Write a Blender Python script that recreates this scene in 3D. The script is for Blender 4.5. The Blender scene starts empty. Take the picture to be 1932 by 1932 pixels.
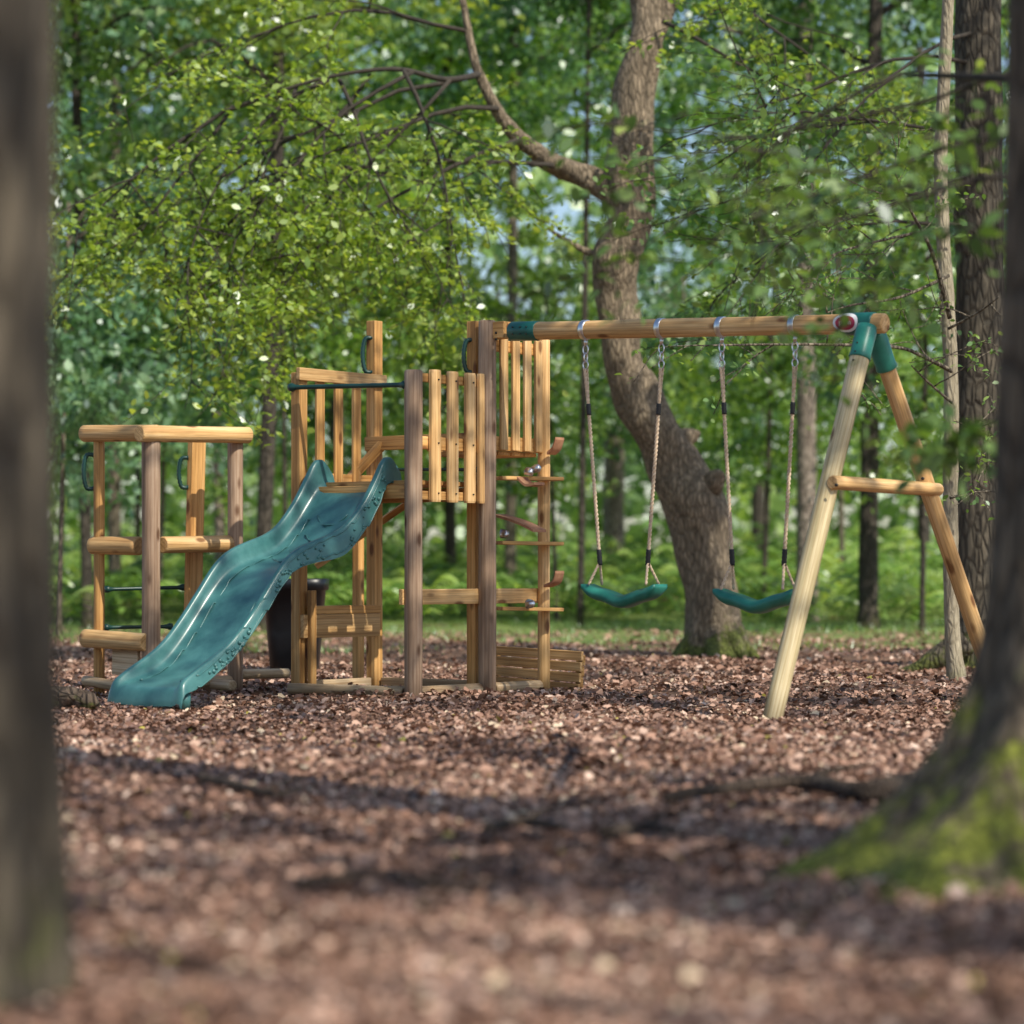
import bpy, bmesh, math, random
import numpy as np
from mathutils import Vector, Matrix, noise as mnoise
random.seed(4); rng=np.random.default_rng(7)
S=bpy.context.scene; COL=S.collection
F=4800.; HZ=1082.; CX=966.; CH=.72
U=Vector((.616,.788,0)); V=Vector((.788,-.616,0)); UP=Vector((0,0,1))
def W(px,py,D): return Vector(((px-CX)*D/F, D, CH-(py-HZ)*D/F))
def gz(x,y):
    return .018*np.sin(x*1.9+.6*y)+.014*np.sin(y*1.3-x*.8+1)+.008*np.sin(x*5.1+y*3.7)-.012+np.clip(y-38,0,30)*.04
def G(px,D):
    x=(px-CX)*D/F
    return Vector((x,D,float(gz(x,D))))
# ------------------------------------------------------------------ materials
def newmat(name):
    m=bpy.data.materials.new(name); m.use_nodes=True
    nt=m.node_tree; nt.nodes.clear()
    return m,nt,(lambda t,**k: mknode(nt,t,**k))
def mknode(nt,t,**k):
    n=nt.nodes.new(t)
    for a,b in k.items():
        if a.startswith('i_'):
            n.inputs[a[2:].replace('_',' ')].default_value=b
        else: setattr(n,a,b)
    return n
def ramp(nt,stops):
    r=nt.nodes.new('ShaderNodeValToRGB'); e=r.color_ramp.elements
    while len(e)<len(stops): e.new(.5)
    for i,(p,c) in enumerate(stops):
        e[i].position=p; e[i].color=(*c,1)
    return r
def finish(nt,sh):
    o=nt.nodes.new('ShaderNodeOutputMaterial'); nt.links.new(sh,o.inputs['Surface'])
def objcoord(nt,scale,rand=True):
    tc=nt.nodes.new('ShaderNodeTexCoord'); mp=nt.nodes.new('ShaderNodeMapping')
    mp.inputs['Scale'].default_value=scale
    nt.links.new(tc.outputs['Object'],mp.inputs['Vector'])
    if rand:
        oi=nt.nodes.new('ShaderNodeObjectInfo'); mu=nt.nodes.new('ShaderNodeMath'); mu.operation='MULTIPLY'; mu.inputs[1].default_value=37.
        cb=nt.nodes.new('ShaderNodeCombineXYZ')
        nt.links.new(oi.outputs['Random'],mu.inputs[0])
        for i in range(3): nt.links.new(mu.outputs[0],cb.inputs[i])
        nt.links.new(cb.outputs[0],mp.inputs['Location'])
    return mp.outputs[0]
def mixc(nt,fac,a,b,mode='MIX'):
    m=nt.nodes.new('ShaderNodeMix'); m.data_type='RGBA'; m.blend_type=mode
    for s,v in ((m.inputs[0],fac),(m.inputs[6],a),(m.inputs[7],b)):
        if hasattr(v,'node'): nt.links.new(v,s)
        elif isinstance(v,tuple): s.default_value=(*v,1)
        else: s.default_value=v
    return m.outputs[2]
def wood(name,dark,mid,light,knot=.9):
    m,nt,N=newmat(name)
    v1=objcoord(nt,(9,9,.55)); n1=N('ShaderNodeTexNoise',i_Scale=2.2,i_Detail=5.,i_Roughness=.6); nt.links.new(v1,n1.inputs['Vector'])
    v2=objcoord(nt,(70,70,2.0)); n2=N('ShaderNodeTexNoise',i_Scale=2.,i_Detail=4.); nt.links.new(v2,n2.inputs['Vector'])
    v4=objcoord(nt,(26,26,.7)); wv=N('ShaderNodeTexWave',wave_type='RINGS',rings_direction='Z',i_Scale=.55,i_Distortion=5.,i_Detail=2.); nt.links.new(v4,wv.inputs['Vector'])
    r=ramp(nt,[(.3,dark),(.5,mid),(.68,light)]); nt.links.new(n1.outputs[0],r.inputs[0])
    r2=ramp(nt,[(.25,(.6,.54,.48)),(.55,(1,1,1))]); nt.links.new(n2.outputs[0],r2.inputs[0])
    c=mixc(nt,.75,r.outputs[0],r2.outputs[0],'MULTIPLY')
    r4=ramp(nt,[(.0,(.64,.52,.4)),(.4,(1,1,1))]); nt.links.new(wv.outputs[0],r4.inputs[0])
    c=mixc(nt,.5,c,r4.outputs[0],'MULTIPLY')
    v3=objcoord(nt,(9,9,3.6)); vo=N('ShaderNodeTexVoronoi',i_Scale=1.); nt.links.new(v3,vo.inputs['Vector'])
    r3=ramp(nt,[(.1,(.28,.17,.1)),(.2,(1,1,1))]); nt.links.new(vo.outputs['Distance'],r3.inputs[0])
    c=mixc(nt,knot,c,r3.outputs[0],'MULTIPLY')
    oi=N('ShaderNodeObjectInfo'); hs=N('ShaderNodeHueSaturation'); mr=N('ShaderNodeMapRange'); mr.inputs[3].default_value=.82; mr.inputs[4].default_value=1.14
    nt.links.new(oi.outputs['Random'],mr.inputs[0]); nt.links.new(mr.outputs[0],hs.inputs['Value']); nt.links.new(c,hs.inputs['Color'])
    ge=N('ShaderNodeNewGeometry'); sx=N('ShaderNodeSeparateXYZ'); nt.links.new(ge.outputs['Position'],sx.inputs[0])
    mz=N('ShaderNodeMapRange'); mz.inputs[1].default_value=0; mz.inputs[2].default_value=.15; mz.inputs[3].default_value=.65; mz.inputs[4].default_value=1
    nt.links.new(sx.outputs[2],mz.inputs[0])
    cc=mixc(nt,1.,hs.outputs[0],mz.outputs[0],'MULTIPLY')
    p=N('ShaderNodeBsdfPrincipled',i_Roughness=.66); nt.links.new(cc,p.inputs['Base Color'])
    b=N('ShaderNodeBump',i_Strength=.5,i_Distance=.004); nt.links.new(n2.outputs[0],b.inputs['Height']); nt.links.new(b.outputs[0],p.inputs['Normal'])
    finish(nt,p.outputs[0]); return m
M={}
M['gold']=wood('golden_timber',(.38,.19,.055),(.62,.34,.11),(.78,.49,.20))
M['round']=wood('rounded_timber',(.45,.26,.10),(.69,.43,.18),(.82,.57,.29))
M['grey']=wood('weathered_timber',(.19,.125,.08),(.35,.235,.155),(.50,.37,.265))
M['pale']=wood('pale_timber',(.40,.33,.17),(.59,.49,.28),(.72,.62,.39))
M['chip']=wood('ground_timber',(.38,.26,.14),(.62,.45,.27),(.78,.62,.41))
def plain(name,col,rough=.5,metal=0,var=.0,bump=0,scale=8,col2=None,coat=0):
    m,nt,N=newmat(name)
    p=N('ShaderNodeBsdfPrincipled',i_Roughness=rough,i_Metallic=metal)
    if coat: p.inputs['Coat Weight'].default_value=coat; p.inputs['Coat Roughness'].default_value=.2
    v=objcoord(nt,(1,1,1)); n=N('ShaderNodeTexNoise',i_Scale=float(scale),i_Detail=6.,i_Roughness=.65); nt.links.new(v,n.inputs['Vector'])
    r=ramp(nt,[(.35,col),(.68,col2 or tuple(min(1,c*(1+var)) for c in col))]); nt.links.new(n.outputs[0],r.inputs[0])
    nt.links.new(r.outputs[0],p.inputs['Base Color'])
    mr=N('ShaderNodeMapRange'); mr.inputs[3].default_value=rough*.8; mr.inputs[4].default_value=min(1,rough*1.3); nt.links.new(n.outputs[0],mr.inputs[0]); nt.links.new(mr.outputs[0],p.inputs['Roughness'])
    if bump:
        b=N('ShaderNodeBump',i_Strength=.4,i_Distance=bump); nt.links.new(n.outputs[0],b.inputs['Height']); nt.links.new(b.outputs[0],p.inputs['Normal'])
    finish(nt,p.outputs[0]); return m
M['slide']=plain('slide_plastic',(.035,.135,.135),.36,col2=(.065,.20,.195),scale=9,coat=.25)
M['teal']=plain('teal_plastic',(.006,.085,.07),.35,col2=(.012,.13,.11))
M['teal_light']=plain('teal_plastic_light',(.012,.15,.11),.33,col2=(.03,.22,.17))
M['dgreen']=plain('dark_green_metal',(.006,.035,.03),.35,var=.6)
M['black']=plain('black_plastic',(.004,.005,.007),.35,var=1.0,scale=4)
M['sleeve']=plain('black_sleeve',(.01,.01,.012),.5,var=.5)
M['steel']=plain('galvanised_steel',(.62,.63,.65),.3,1.,var=.3,scale=30)
M['bolt']=plain('dark_bolt',(.05,.045,.04),.4,.8,var=.4)
M['rope']=plain('tan_rope',(.55,.40,.26),.9,col2=(.76,.61,.45),scale=60,bump=.001)
M['white']=plain('sticker_white',(.8,.79,.79),.4,var=.03)
M['maroon']=plain('sticker_maroon',(.34,.012,.06),.4,var=.2)
M['copper']=plain('aged_curved_wood',(.30,.12,.06),.6,col2=(.55,.30,.17),scale=12)
def bark(name,dark,light,moss=0.,mossh=.4,sc=1.,mlo=.58,crack=.85,bd=.022,mc=((.02,.026,.004),(.12,.14,.018))):
    m,nt,N=newmat(name)
    v=objcoord(nt,(11*sc,11*sc,2.4*sc)); n=N('ShaderNodeTexNoise',i_Scale=1.5,i_Detail=8.,i_Roughness=.65,i_Distortion=.6); nt.links.new(v,n.inputs['Vector'])
    v2=objcoord(nt,(16*sc,16*sc,4.5*sc)); vo=N('ShaderNodeTexVoronoi',feature='DISTANCE_TO_EDGE',i_Scale=1.3)
    wp=mixc(nt,.25,v2,n.outputs['Color'],'ADD'); nt.links.new(wp,vo.inputs['Vector'])
    r=ramp(nt,[(.3,dark),(.7,light)]); nt.links.new(n.outputs[0],r.inputs[0])
    r2=ramp(nt,[(.0,(.25,.23,.21)),(.22,(1,1,1))]); nt.links.new(vo.outputs['Distance'],r2.inputs[0])
    c=mixc(nt,crack,r.outputs[0],r2.outputs[0],'MULTIPLY')
    ge=N('ShaderNodeNewGeometry'); sx=N('ShaderNodeSeparateXYZ'); nt.links.new(ge.outputs['Position'],sx.inputs[0])
    n3=N('ShaderNodeTexNoise',i_Scale=7.,i_Detail=6.,i_Roughness=.65); nt.links.new(ge.outputs['Position'],n3.inputs['Vector'])
    mz=N('ShaderNodeMapRange'); mz.inputs[1].default_value=mossh; mz.inputs[2].default_value=0; mz.inputs[3].default_value=-.25; mz.inputs[4].default_value=.22; mz.clamp=True
    nt.links.new(sx.outputs[2],mz.inputs[0])
    ad=N('ShaderNodeMath',operation='ADD'); nt.links.new(mz.outputs[0],ad.inputs[0]); nt.links.new(n3.outputs[0],ad.inputs[1])
    r3=ramp(nt,[(mlo,(0,0,0)),(mlo+.12,(moss,moss,moss))]); nt.links.new(ad.outputs[0],r3.inputs[0])
    n4=N('ShaderNodeTexNoise',i_Scale=45.,i_Detail=4.); nt.links.new(ge.outputs['Position'],n4.inputs['Vector'])
    r4=ramp(nt,[(.3,mc[0]),(.7,mc[1])]); nt.links.new(n4.outputs[0],r4.inputs[0])
    c=mixc(nt,r3.outputs[0],c,r4.outputs[0])
    p=N('ShaderNodeBsdfPrincipled',i_Roughness=.9); nt.links.new(c,p.inputs['Base Color'])
    h=N('ShaderNodeMath',operation='ADD'); nt.links.new(n.outputs[0],h.inputs[0]); nt.links.new(r2.outputs[0],h.inputs[1])
    b=N('ShaderNodeBump',i_Strength=1.,i_Distance=bd); nt.links.new(h.outputs[0],b.inputs['Height']); nt.links.new(b.outputs[0],p.inputs['Normal'])
    finish(nt,p.outputs[0]); return m
M['oakbark']=bark('oak_bark',(.10,.078,.05),(.42,.33,.225),.9,.6,1.35,mlo=.54,crack=.65,bd=.014,mc=((.04,.05,.008),(.18,.22,.035)))
M['bigbark']=bark('dark_ridged_bark',(.045,.038,.027),(.18,.15,.105),.9,.7)
M['fgbark']=bark('brown_bark',(.08,.06,.04),(.28,.215,.145),.95,.9,mlo=.55,mc=((.05,.06,.006),(.34,.38,.045)))  # brown bark with yellowish moss low on the trunk
M['fgbark_left']=bark('smooth_brown_bark',(.075,.06,.04),(.16,.13,.09),.6,.75,.8,.64,crack=.5)  # smoother dark brown bark with a narrower tone range
M['slimbark']=bark('grey_bark',(.12,.10,.07),(.36,.30,.22),.5,.5,1.3)
M['saplingbark']=bark('pale_smooth_bark',(.24,.20,.135),(.48,.42,.30),.3,.3,1.6,crack=.3,bd=.006)
M['darkbark']=bark('dark_bark',(.035,.03,.024),(.13,.105,.08),.4,.6)
M['palebark']=bark('pale_bark',(.24,.18,.145),(.56,.47,.40),.2,.5)
M['stickbark']=bark('stick_bark',(.05,.035,.025),(.2,.14,.10),0,.1,2.)
M['twig']=plain('twig_bark',(.02,.016,.012),.9,col2=(.06,.048,.035),scale=20)
def leafmat(name,cols,trans=.45,tc=None):
    m,nt,N=newmat(name)
    at=N('ShaderNodeAttribute',attribute_name='val'); r=ramp(nt,cols); nt.links.new(at.outputs['Fac'],r.inputs[0])
    oi=N('ShaderNodeObjectInfo'); hs=N('ShaderNodeHueSaturation'); mr=N('ShaderNodeMapRange'); mr.inputs[3].default_value=.485; mr.inputs[4].default_value=.515
    mv=N('ShaderNodeMapRange'); mv.inputs[3].default_value=.82; mv.inputs[4].default_value=1.25
    ms=N('ShaderNodeMath',operation='FRACT'); mm=N('ShaderNodeMath',operation='MULTIPLY'); mm.inputs[1].default_value=17.3
    nt.links.new(oi.outputs['Random'],mm.inputs[0]); nt.links.new(mm.outputs[0],ms.inputs[0]); nt.links.new(ms.outputs[0],mv.inputs[0]); nt.links.new(mv.outputs[0],hs.inputs['Value'])
    nt.links.new(oi.outputs['Random'],mr.inputs[0]); nt.links.new(mr.outputs[0],hs.inputs['Hue']); nt.links.new(r.outputs[0],hs.inputs['Color'])
    d=N('ShaderNodeBsdfDiffuse'); t=N('ShaderNodeBsdfTranslucent'); g=N('ShaderNodeBsdfGlossy',i_Roughness=.38)
    g.inputs['Color'].default_value=(.9,.95,1,1)
    nt.links.new(hs.outputs[0],d.inputs[0])
    tcol=mixc(nt,1.,hs.outputs[0],tc or (1.5,1.4,.6),'MULTIPLY'); nt.links.new(tcol,t.inputs[0])
    mx=N('ShaderNodeMixShader'); mx.inputs[0].default_value=trans; nt.links.new(d.outputs[0],mx.inputs[1]); nt.links.new(t.outputs[0],mx.inputs[2])
    m2=N('ShaderNodeMixShader'); m2.inputs[0].default_value=.08; nt.links.new(mx.outputs[0],m2.inputs[1]); nt.links.new(g.outputs[0],m2.inputs[2])
    finish(nt,m2.outputs[0]); return m
M['leaf']=leafmat('woodland_leaves',[(0,(.04,.10,.025)),(.5,(.14,.28,.06)),(1,(.34,.48,.13))])
M['leafcool']=leafmat('cool_leaves',[(0,(.05,.12,.06)),(.5,(.16,.31,.14)),(1,(.38,.54,.30))],.4,(1.2,1.3,.8))
M['leafyel']=leafmat('yellow_green_leaves',[(0,(.06,.13,.02)),(.5,(.20,.35,.05)),(1,(.42,.56,.12))],.5)  # yellower green leaf colour
M['leaffar']=leafmat('far_leaves',[(0,(.06,.12,.04)),(.5,(.22,.36,.11)),(1,(.52,.66,.30))],.5)
M['fern']=leafmat('bracken_green',[(0,(.06,.13,.025)),(.5,(.19,.35,.08)),(1,(.42,.56,.18))],.5)
def littermat(name):
    m,nt,N=newmat(name)
    at=N('ShaderNodeAttribute',attribute_name='val')
    r=ramp(nt,[(0,(.05,.028,.019)),(.25,(.19,.098,.063)),(.5,(.38,.215,.148)),(.75,(.56,.36,.265)),(.93,(.80,.61,.49)),(1,(.42,.36,.07))]); nt.links.new(at.outputs['Fac'],r.inputs[0])
    p=N('ShaderNodeBsdfPrincipled',i_Roughness=.5); nt.links.new(r.outputs[0],p.inputs['Base Color'])
    finish(nt,p.outputs[0]); return m
M['litter']=littermat('fallen_leaves')
def groundmat():
    m,nt,N=newmat('woodland_soil')
    ge=N('ShaderNodeNewGeometry')
    n=N('ShaderNodeTexNoise',i_Scale=9.,i_Detail=8.,i_Roughness=.7); nt.links.new(ge.outputs['Position'],n.inputs['Vector'])
    vo=N('ShaderNodeTexVoronoi',i_Scale=30.); nt.links.new(ge.outputs['Position'],vo.inputs['Vector'])
    r=ramp(nt,[(.25,(.055,.03,.02)),(.5,(.19,.11,.07)),(.75,(.36,.23,.16))]); nt.links.new(n.outputs[0],r.inputs[0])
    sp=N('ShaderNodeSeparateColor'); nt.links.new(vo.outputs['Color'],sp.inputs[0])
    rv=ramp(nt,[(0,(.35,.35,.35)),(1,(1.4,1.3,1.25))]); nt.links.new(sp.outputs[0],rv.inputs[0])
    c=mixc(nt,.8,r.outputs[0],rv.outputs[0],'MULTIPLY')
    sx=N('ShaderNodeSeparateXYZ'); nt.links.new(ge.outputs['Position'],sx.inputs[0])
    n2=N('ShaderNodeTexNoise',i_Scale=.55,i_Detail=5.); nt.links.new(ge.outputs['Position'],n2.inputs['Vector'])
    mz=N('ShaderNodeMapRange'); mz.inputs[1].default_value=18; mz.inputs[2].default_value=34; mz.inputs[3].default_value=-.3; mz.inputs[4].default_value=.2
    nt.links.new(sx.outputs[1],mz.inputs[0]); ad=N('ShaderNodeMath',operation='ADD'); nt.links.new(mz.outputs[0],ad.inputs[0]); nt.links.new(n2.outputs[0],ad.inputs[1])
    r3=ramp(nt,[(.5,(0,0,0)),(.6,(1,1,1))]); nt.links.new(ad.outputs[0],r3.inputs[0])
    gr=ramp(nt,[(.3,(.07,.11,.025)),(.7,(.25,.32,.08))]); nt.links.new(n.outputs[0],gr.inputs[0])
    c=mixc(nt,r3.outputs[0],c,gr.outputs[0])
    p=N('ShaderNodeBsdfPrincipled',i_Roughness=.95); nt.links.new(c,p.inputs['Base Color'])
    b=N('ShaderNodeBump',i_Strength=.8,i_Distance=.02); nt.links.new(vo.outputs['Distance'],b.inputs['Height']); nt.links.new(b.outputs[0],p.inputs['Normal'])
    finish(nt,p.outputs[0]); return m
M['ground']=groundmat()
# ------------------------------------------------------------------ object helpers
WM={}
def tag(o,label=None,cat=None,group=None,kind=None):
    if label: o['label']=label
    if cat: o['category']=cat
    if group: o['group']=group
    if kind: o['kind']=kind
    return o
def place(o,parent,mat4):
    COL.objects.link(o); WM[o.name]=mat4
    if parent is not None:
        o.parent=parent; o.matrix_parent_inverse=WM[parent.name].inverted()
    o.matrix_basis=mat4
    return o
def thing(name,loc,label,cat,group=None):
    o=bpy.data.objects.new(name,None); o.empty_display_size=.1
    place(o,None,Matrix.Translation(loc)); return tag(o,label,cat,group)
def frame(p0,d,side=None):
    z=d.normalized(); s=Vector(side) if side is not None else (Vector((0,0,1)) if abs(z.z)<.9 else V)
    x=(s-z*s.dot(z)).normalized(); y=z.cross(x)
    m=Matrix((x,y,z)).transposed().to_4x4(); m.translation=p0; return m
class MB:
    def __init__(s): s.v=[]; s.f=[]
    def ring_tube(s,pts,rad,n=10,amp=0,seed=0,cap=True,freq=3.,lobes=None):
        pts=[Vector(p) for p in pts]; b=len(s.v); K=len(pts)
        t0=(pts[1]-pts[0]).normalized(); x=t0.orthogonal().normalized()
        for i,p in enumerate(pts):
            t=(pts[min(i+1,K-1)]-pts[max(i-1,0)]).normalized()
            x=(x-t*x.dot(t)).normalized(); y=t.cross(x)
            for k in range(n):
                a=2*math.pi*k/n; dr=x*math.cos(a)+y*math.sin(a); r=rad[i]
                if amp: r*=1+amp*mnoise.noise((p+dr*rad[i]*1.5)*freq/ max(.25,rad[0]*4)+Vector((seed,seed*.3,0)))*2
                s.v.append(p+dr*r)
        for i in range(K-1):
            for k in range(n):
                k2=(k+1)%n
                s.f.append((b+i*n+k,b+i*n+k2,b+(i+1)*n+k2,b+(i+1)*n+k))
        if cap:
            s.f.append(tuple(b+k for k in range(n))[::-1]); s.f.append(tuple(b+(K-1)*n+k for k in range(n)))
    def build(s,name,mat,parent,origin=None,smooth=True):
        o0=Vector(origin) if origin is not None else (WM[parent.name].translation if parent is not None else Vector((0,0,0)))
        me=bpy.data.meshes.new(name); me.from_pydata([tuple(v-o0) for v in s.v],[],s.f); me.update()
        if smooth: me.polygons.foreach_set('use_smooth',[True]*len(me.polygons))
        me.materials.append(mat); o=bpy.data.objects.new(name,me)
        place(o,parent,Matrix.Translation(o0)); return o
def crom(pts,k=5):
    P=[Vector(p) for p in pts]; out=[]
    for i in range(len(P)-1):
        a=P[max(i-1,0)];b=P[i];c=P[i+1];d=P[min(i+2,len(P)-1)]
        for j in range(k):
            t=j/k; out.append(.5*((2*b)+(c-a)*t+(2*a-5*b+4*c-d)*t*t+(3*b-a-3*c+d)*t**3))
    out.append(P[-1]); return out
def crom4(pts,k=5):
    r=crom([Vector((p[0],p[1],p[2],p[3])) for p in pts],k)
    return [Vector((q[0],q[1],q[2])) for q in r],[max(.002,q[3]) for q in r]
def bm_obj(name,bm,mat,parent,m4,smooth=False):
    me=bpy.data.meshes.new(name); bm.to_mesh(me); bm.free(); me.materials.append(mat)
    if smooth: me.polygons.foreach_set('use_smooth',[True]*len(me.polygons))
    o=bpy.data.objects.new(name,me); return place(o,parent,m4)
def board(name,p0,p1,w,t,mat,parent,side=None,bev=.005):
    p0=Vector(p0);p1=Vector(p1); L=(p1-p0).length
    bm=bmesh.new(); bmesh.ops.create_cube(bm,size=1)
    bmesh.ops.scale(bm,vec=(t,w,L),verts=bm.verts); bmesh.ops.translate(bm,vec=(0,0,L/2),verts=bm.verts)
    bmesh.ops.bevel(bm,geom=bm.edges[:],offset=bev,segments=2,affect='EDGES',profile=.6)
    return bm_obj(name,bm,mat,parent,frame(p0,p1-p0,side))
def pole(name,p0,p1,r,mat,parent,n=24,ch=.008):
    p0=Vector(p0);p1=Vector(p1); L=(p1-p0).length
    mb=MB(); K=14
    sd=random.random()*50
    zs=[0,ch]+[ch+(L-2*ch)*i/K for i in range(1,K)]+[L-ch,L]
    rs=[r-ch]+[r*(1+.02*math.sin(sd+z*5)) for z in zs[1:-1]]+[r-ch]
    mb.ring_tube([Vector((0,0,z)) for z in zs],rs,n)
    me=bpy.data.meshes.new(name); me.from_pydata([tuple(v) for v in mb.v],[],mb.f)
    me.polygons.foreach_set('use_smooth',[len(f.vertices)==4 for f in me.polygons]); me.materials.append(mat)
    o=bpy.data.objects.new(name,me); return place(o,parent,frame(p0,p1-p0))
def slat(name,p0,p1,w,t,mat,parent,side):
    p0=Vector(p0);p1=Vector(p1); L=(p1-p0).length; bm=bmesh.new()
    sec=[(0,-w/2),(0,w/2)]+[(t*(.45+.55*math.sin(a)) ,w/2*math.cos(a)) for a in np.linspace(.12,math.pi-.12,9)]
    rows=[(0,.93),(.012,1),(L-.012,1),(L,.93)]
    vs=[[bm.verts.new((x*(s if x>0 else 1),y*s,z)) for x,y in sec] for z,s in rows]
    n=len(sec)
    for i in range(3):
        for k in range(n):
            k2=(k+1)%n; bm.faces.new((vs[i][k],vs[i][k2],vs[i+1][k2],vs[i+1][k]))
    bm.faces.new(vs[0][::-1]); bm.faces.new(vs[-1]); bmesh.ops.recalc_face_normals(bm,faces=bm.faces)
    return bm_obj(name,bm,mat,parent,frame(p0,p1-p0,side))
def bolt(p,nrm,parent,r=.009,mat=None):
    mb=MB(); p=Vector(p); nrm=Vector(nrm); mb.ring_tube([p-nrm*.004,p+nrm*.004,p+nrm*.006],[r,r,r*.7],10); return mb.build('bolt',mat or M['bolt'],parent)
SH6=np.array([(-.5,0),(-.18,.27),(.2,.25),(.5,0),(.2,-.25),(-.18,-.27)]); FO6=np.array([-.5,1,1,.6,1,1])
SH4=np.array([(-.5,0),(.02,.32),(.5,0),(.02,-.32)]); FO4=np.array([-.4,.8,-.2,.8])
def leaf_mesh(name,C,L,val,mat,bias=1.0,fold=.08,width=1.,rg=rng,k=6):
    SH,FO=(SH6,FO6) if k==6 else (SH4,FO4)
    N=len(C); n=rg.normal(size=(N,3))*.6+np.array([0,0,bias]); n/=np.linalg.norm(n,axis=1)[:,None]+1e-9
    t=rg.normal(size=(N,3)); t-=n*(t*n).sum(1)[:,None]; t/=np.linalg.norm(t,axis=1)[:,None]; b=np.cross(n,t)
    P=C[:,None,:]+L[:,None,None]*(SH[None,:,0,None]*t[:,None,:]+width*SH[None,:,1,None]*b[:,None,:])
    jit=rg.uniform(.2,1.8,size=(N,1,1))
    P+=L[:,None,None]*(FO*fold)[None,:,None]*n[:,None,:]*jit
    return poly_mesh(name,P.reshape(-1,3),k,val,mat)
def poly_mesh(name,verts,k,val,mat):
    N=len(verts)//k; me=bpy.data.meshes.new(name)
    me.vertices.add(N*k); me.vertices.foreach_set('co',verts.astype(np.float32).ravel())
    me.loops.add(N*k); me.loops.foreach_set('vertex_index',np.arange(N*k,dtype=np.int32))
    me.polygons.add(N); me.polygons.foreach_set('loop_start',np.arange(0,N*k,k,dtype=np.int32))
    me.update(calc_edges=True)
    a=me.attributes.new('val','FLOAT','FACE'); a.data.foreach_set('value',np.clip(val,0,1).astype(np.float32))
    me.materials.append(mat); return me
def crown_mesh(name,R,ncl,per,L,mat,seed,cr=(.35,.75),bias=.45,shell=.55):
    g=np.random.default_rng(seed); d=g.normal(size=(ncl,3)); d/=np.linalg.norm(d,axis=1)[:,None]
    cc=d*(g.uniform(0,1,size=(ncl,1))**shell)*np.array(R); rad=g.uniform(*cr,size=ncl); cv=g.uniform(-.3,.3,size=ncl)
    i=np.repeat(np.arange(ncl),per); off=g.normal(size=(ncl*per,3))*np.array([1,1,.38])*rad[i][:,None]*.6
    off[:,2]-=.25*(off[:,0]**2+off[:,1]**2)
    C=cc[i]+off; val=.48+cv[i]+g.normal(size=len(i))*.22; LL=L*g.uniform(.6,1.25,size=len(i))
    return leaf_mesh(name,C,LL,val,mat,bias,.1,rg=g,k=4)
# ------------------------------------------------------------------ ground
def make_ground():
    xs=np.concatenate([np.linspace(-90,-9,24),np.linspace(-8,8,110),np.linspace(9,90,24)])
    ys=np.concatenate([np.linspace(-12,2,8),np.linspace(2.4,26,150),np.linspace(27,140,60)])
    X,Y=np.meshgrid(xs,ys); Z=gz(X,Y); nx=len(xs)
    v=np.stack([X,Y,Z],-1).reshape(-1,3); f=[(j*nx+i,j*nx+i+1,(j+1)*nx+i+1,(j+1)*nx+i) for j in range(len(ys)-1) for i in range(nx-1)]
    me=bpy.data.meshes.new('ground'); me.from_pydata(v.tolist(),[],f); me.polygons.foreach_set('use_smooth',[True]*len(f)); me.materials.append(M['ground'])
    o=bpy.data.objects.new('ground',me); COL.objects.link(o); tag(o,'brown woodland floor under the playset','ground',kind='structure')
make_ground()
def litter():
    g=np.random.default_rng(3); Cs=[];Ls=[]
    for (y0,y1,n,l) in ((3.4,5.5,34000,.028),(5.5,9,54000,.031),(9,14,62000,.036),(14,21,46000,.043),(21,32,22000,.06)):
        y=g.uniform(y0,y1,n); hw=.215*y1+.4; x=g.uniform(-hw,hw,n)
        keep=np.ones(n,bool)
        if y0>=20: keep=g.uniform(size=n)>(y-20)/15
        x=x[keep];y=y[keep]
        lump=.016*np.clip(np.sin(x*7+np.sin(y*5)*2)*np.sin(y*6+x*2),0,1)
        z=gz(x,y)+g.uniform(.001,.014,len(x))+lump
        Cs.append(np.stack([x,y,z],-1)); Ls.append(l*g.uniform(.35,1.0,len(x))*np.where(g.uniform(size=len(x))<.10,1.9,1.0))
    C=np.concatenate(Cs);L=np.concatenate(Ls)
    val=np.clip(.43+.10*np.sin(C[:,0]*2.3+np.sin(C[:,1]*1.7)*2)+g.normal(size=len(C))*.25,0,.95); val[g.uniform(size=len(C))<.004]=1
    me=leaf_mesh('fallen_leaves',C,L,val,M['litter'],1.25,.16,1.15,rg=g)
    o=bpy.data.objects.new('leaf_litter',me); COL.objects.link(o); tag(o,'copper brown fallen leaves covering the woodland floor','leaves',kind='stuff')
litter()
# ------------------------------------------------------------------ climbing tower
P780=G(780,14.6)
def off(p,u=0,v=0,z=None):
    q=p+U*u+V*v
    return Vector((q.x,q.y,p.z if z is None else z))
B=Vector((P780.x,P780.y,0))
A565=off(B,0,-.89); A705=off(B,.68,-.89); A920=off(B,.68); A1025=off(B,1.235); A895=off(B,.70,-.11); A907=off(B,1.235,-.5); A625=off(B,1.05,-1.35)
def zz(py,D): return CH-(py-HZ)*D/F
T=thing('climbing_tower',off(B,.3,-.4),'timber climbing tower with slatted side panels and two round front posts','climbing frame')
def up(a,z): return Vector((a.x,a.y,z))
pole('post',up(B,-.05),up(B,zz(698,14.6)),.052,M['grey'],T)
pole('post',up(A920,-.05),up(A920,zz(605,15.14)),.053,M['grey'],T)
pole('post',up(A1025,-.05),up(A1025,zz(640,15.57)),.038,M['round'],T)
pole('post',up(A907,-.05),up(A907,1.5),.036,M['gold'],T)
board('post',up(A565,-.03),up(A565,zz(703,15.15)),.07,.07,M['gold'],T,V)
board('post',up(off(A565,.03,.075),0),up(off(A565,.03,.075),.62),.05,.03,M['gold'],T,V)
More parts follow.
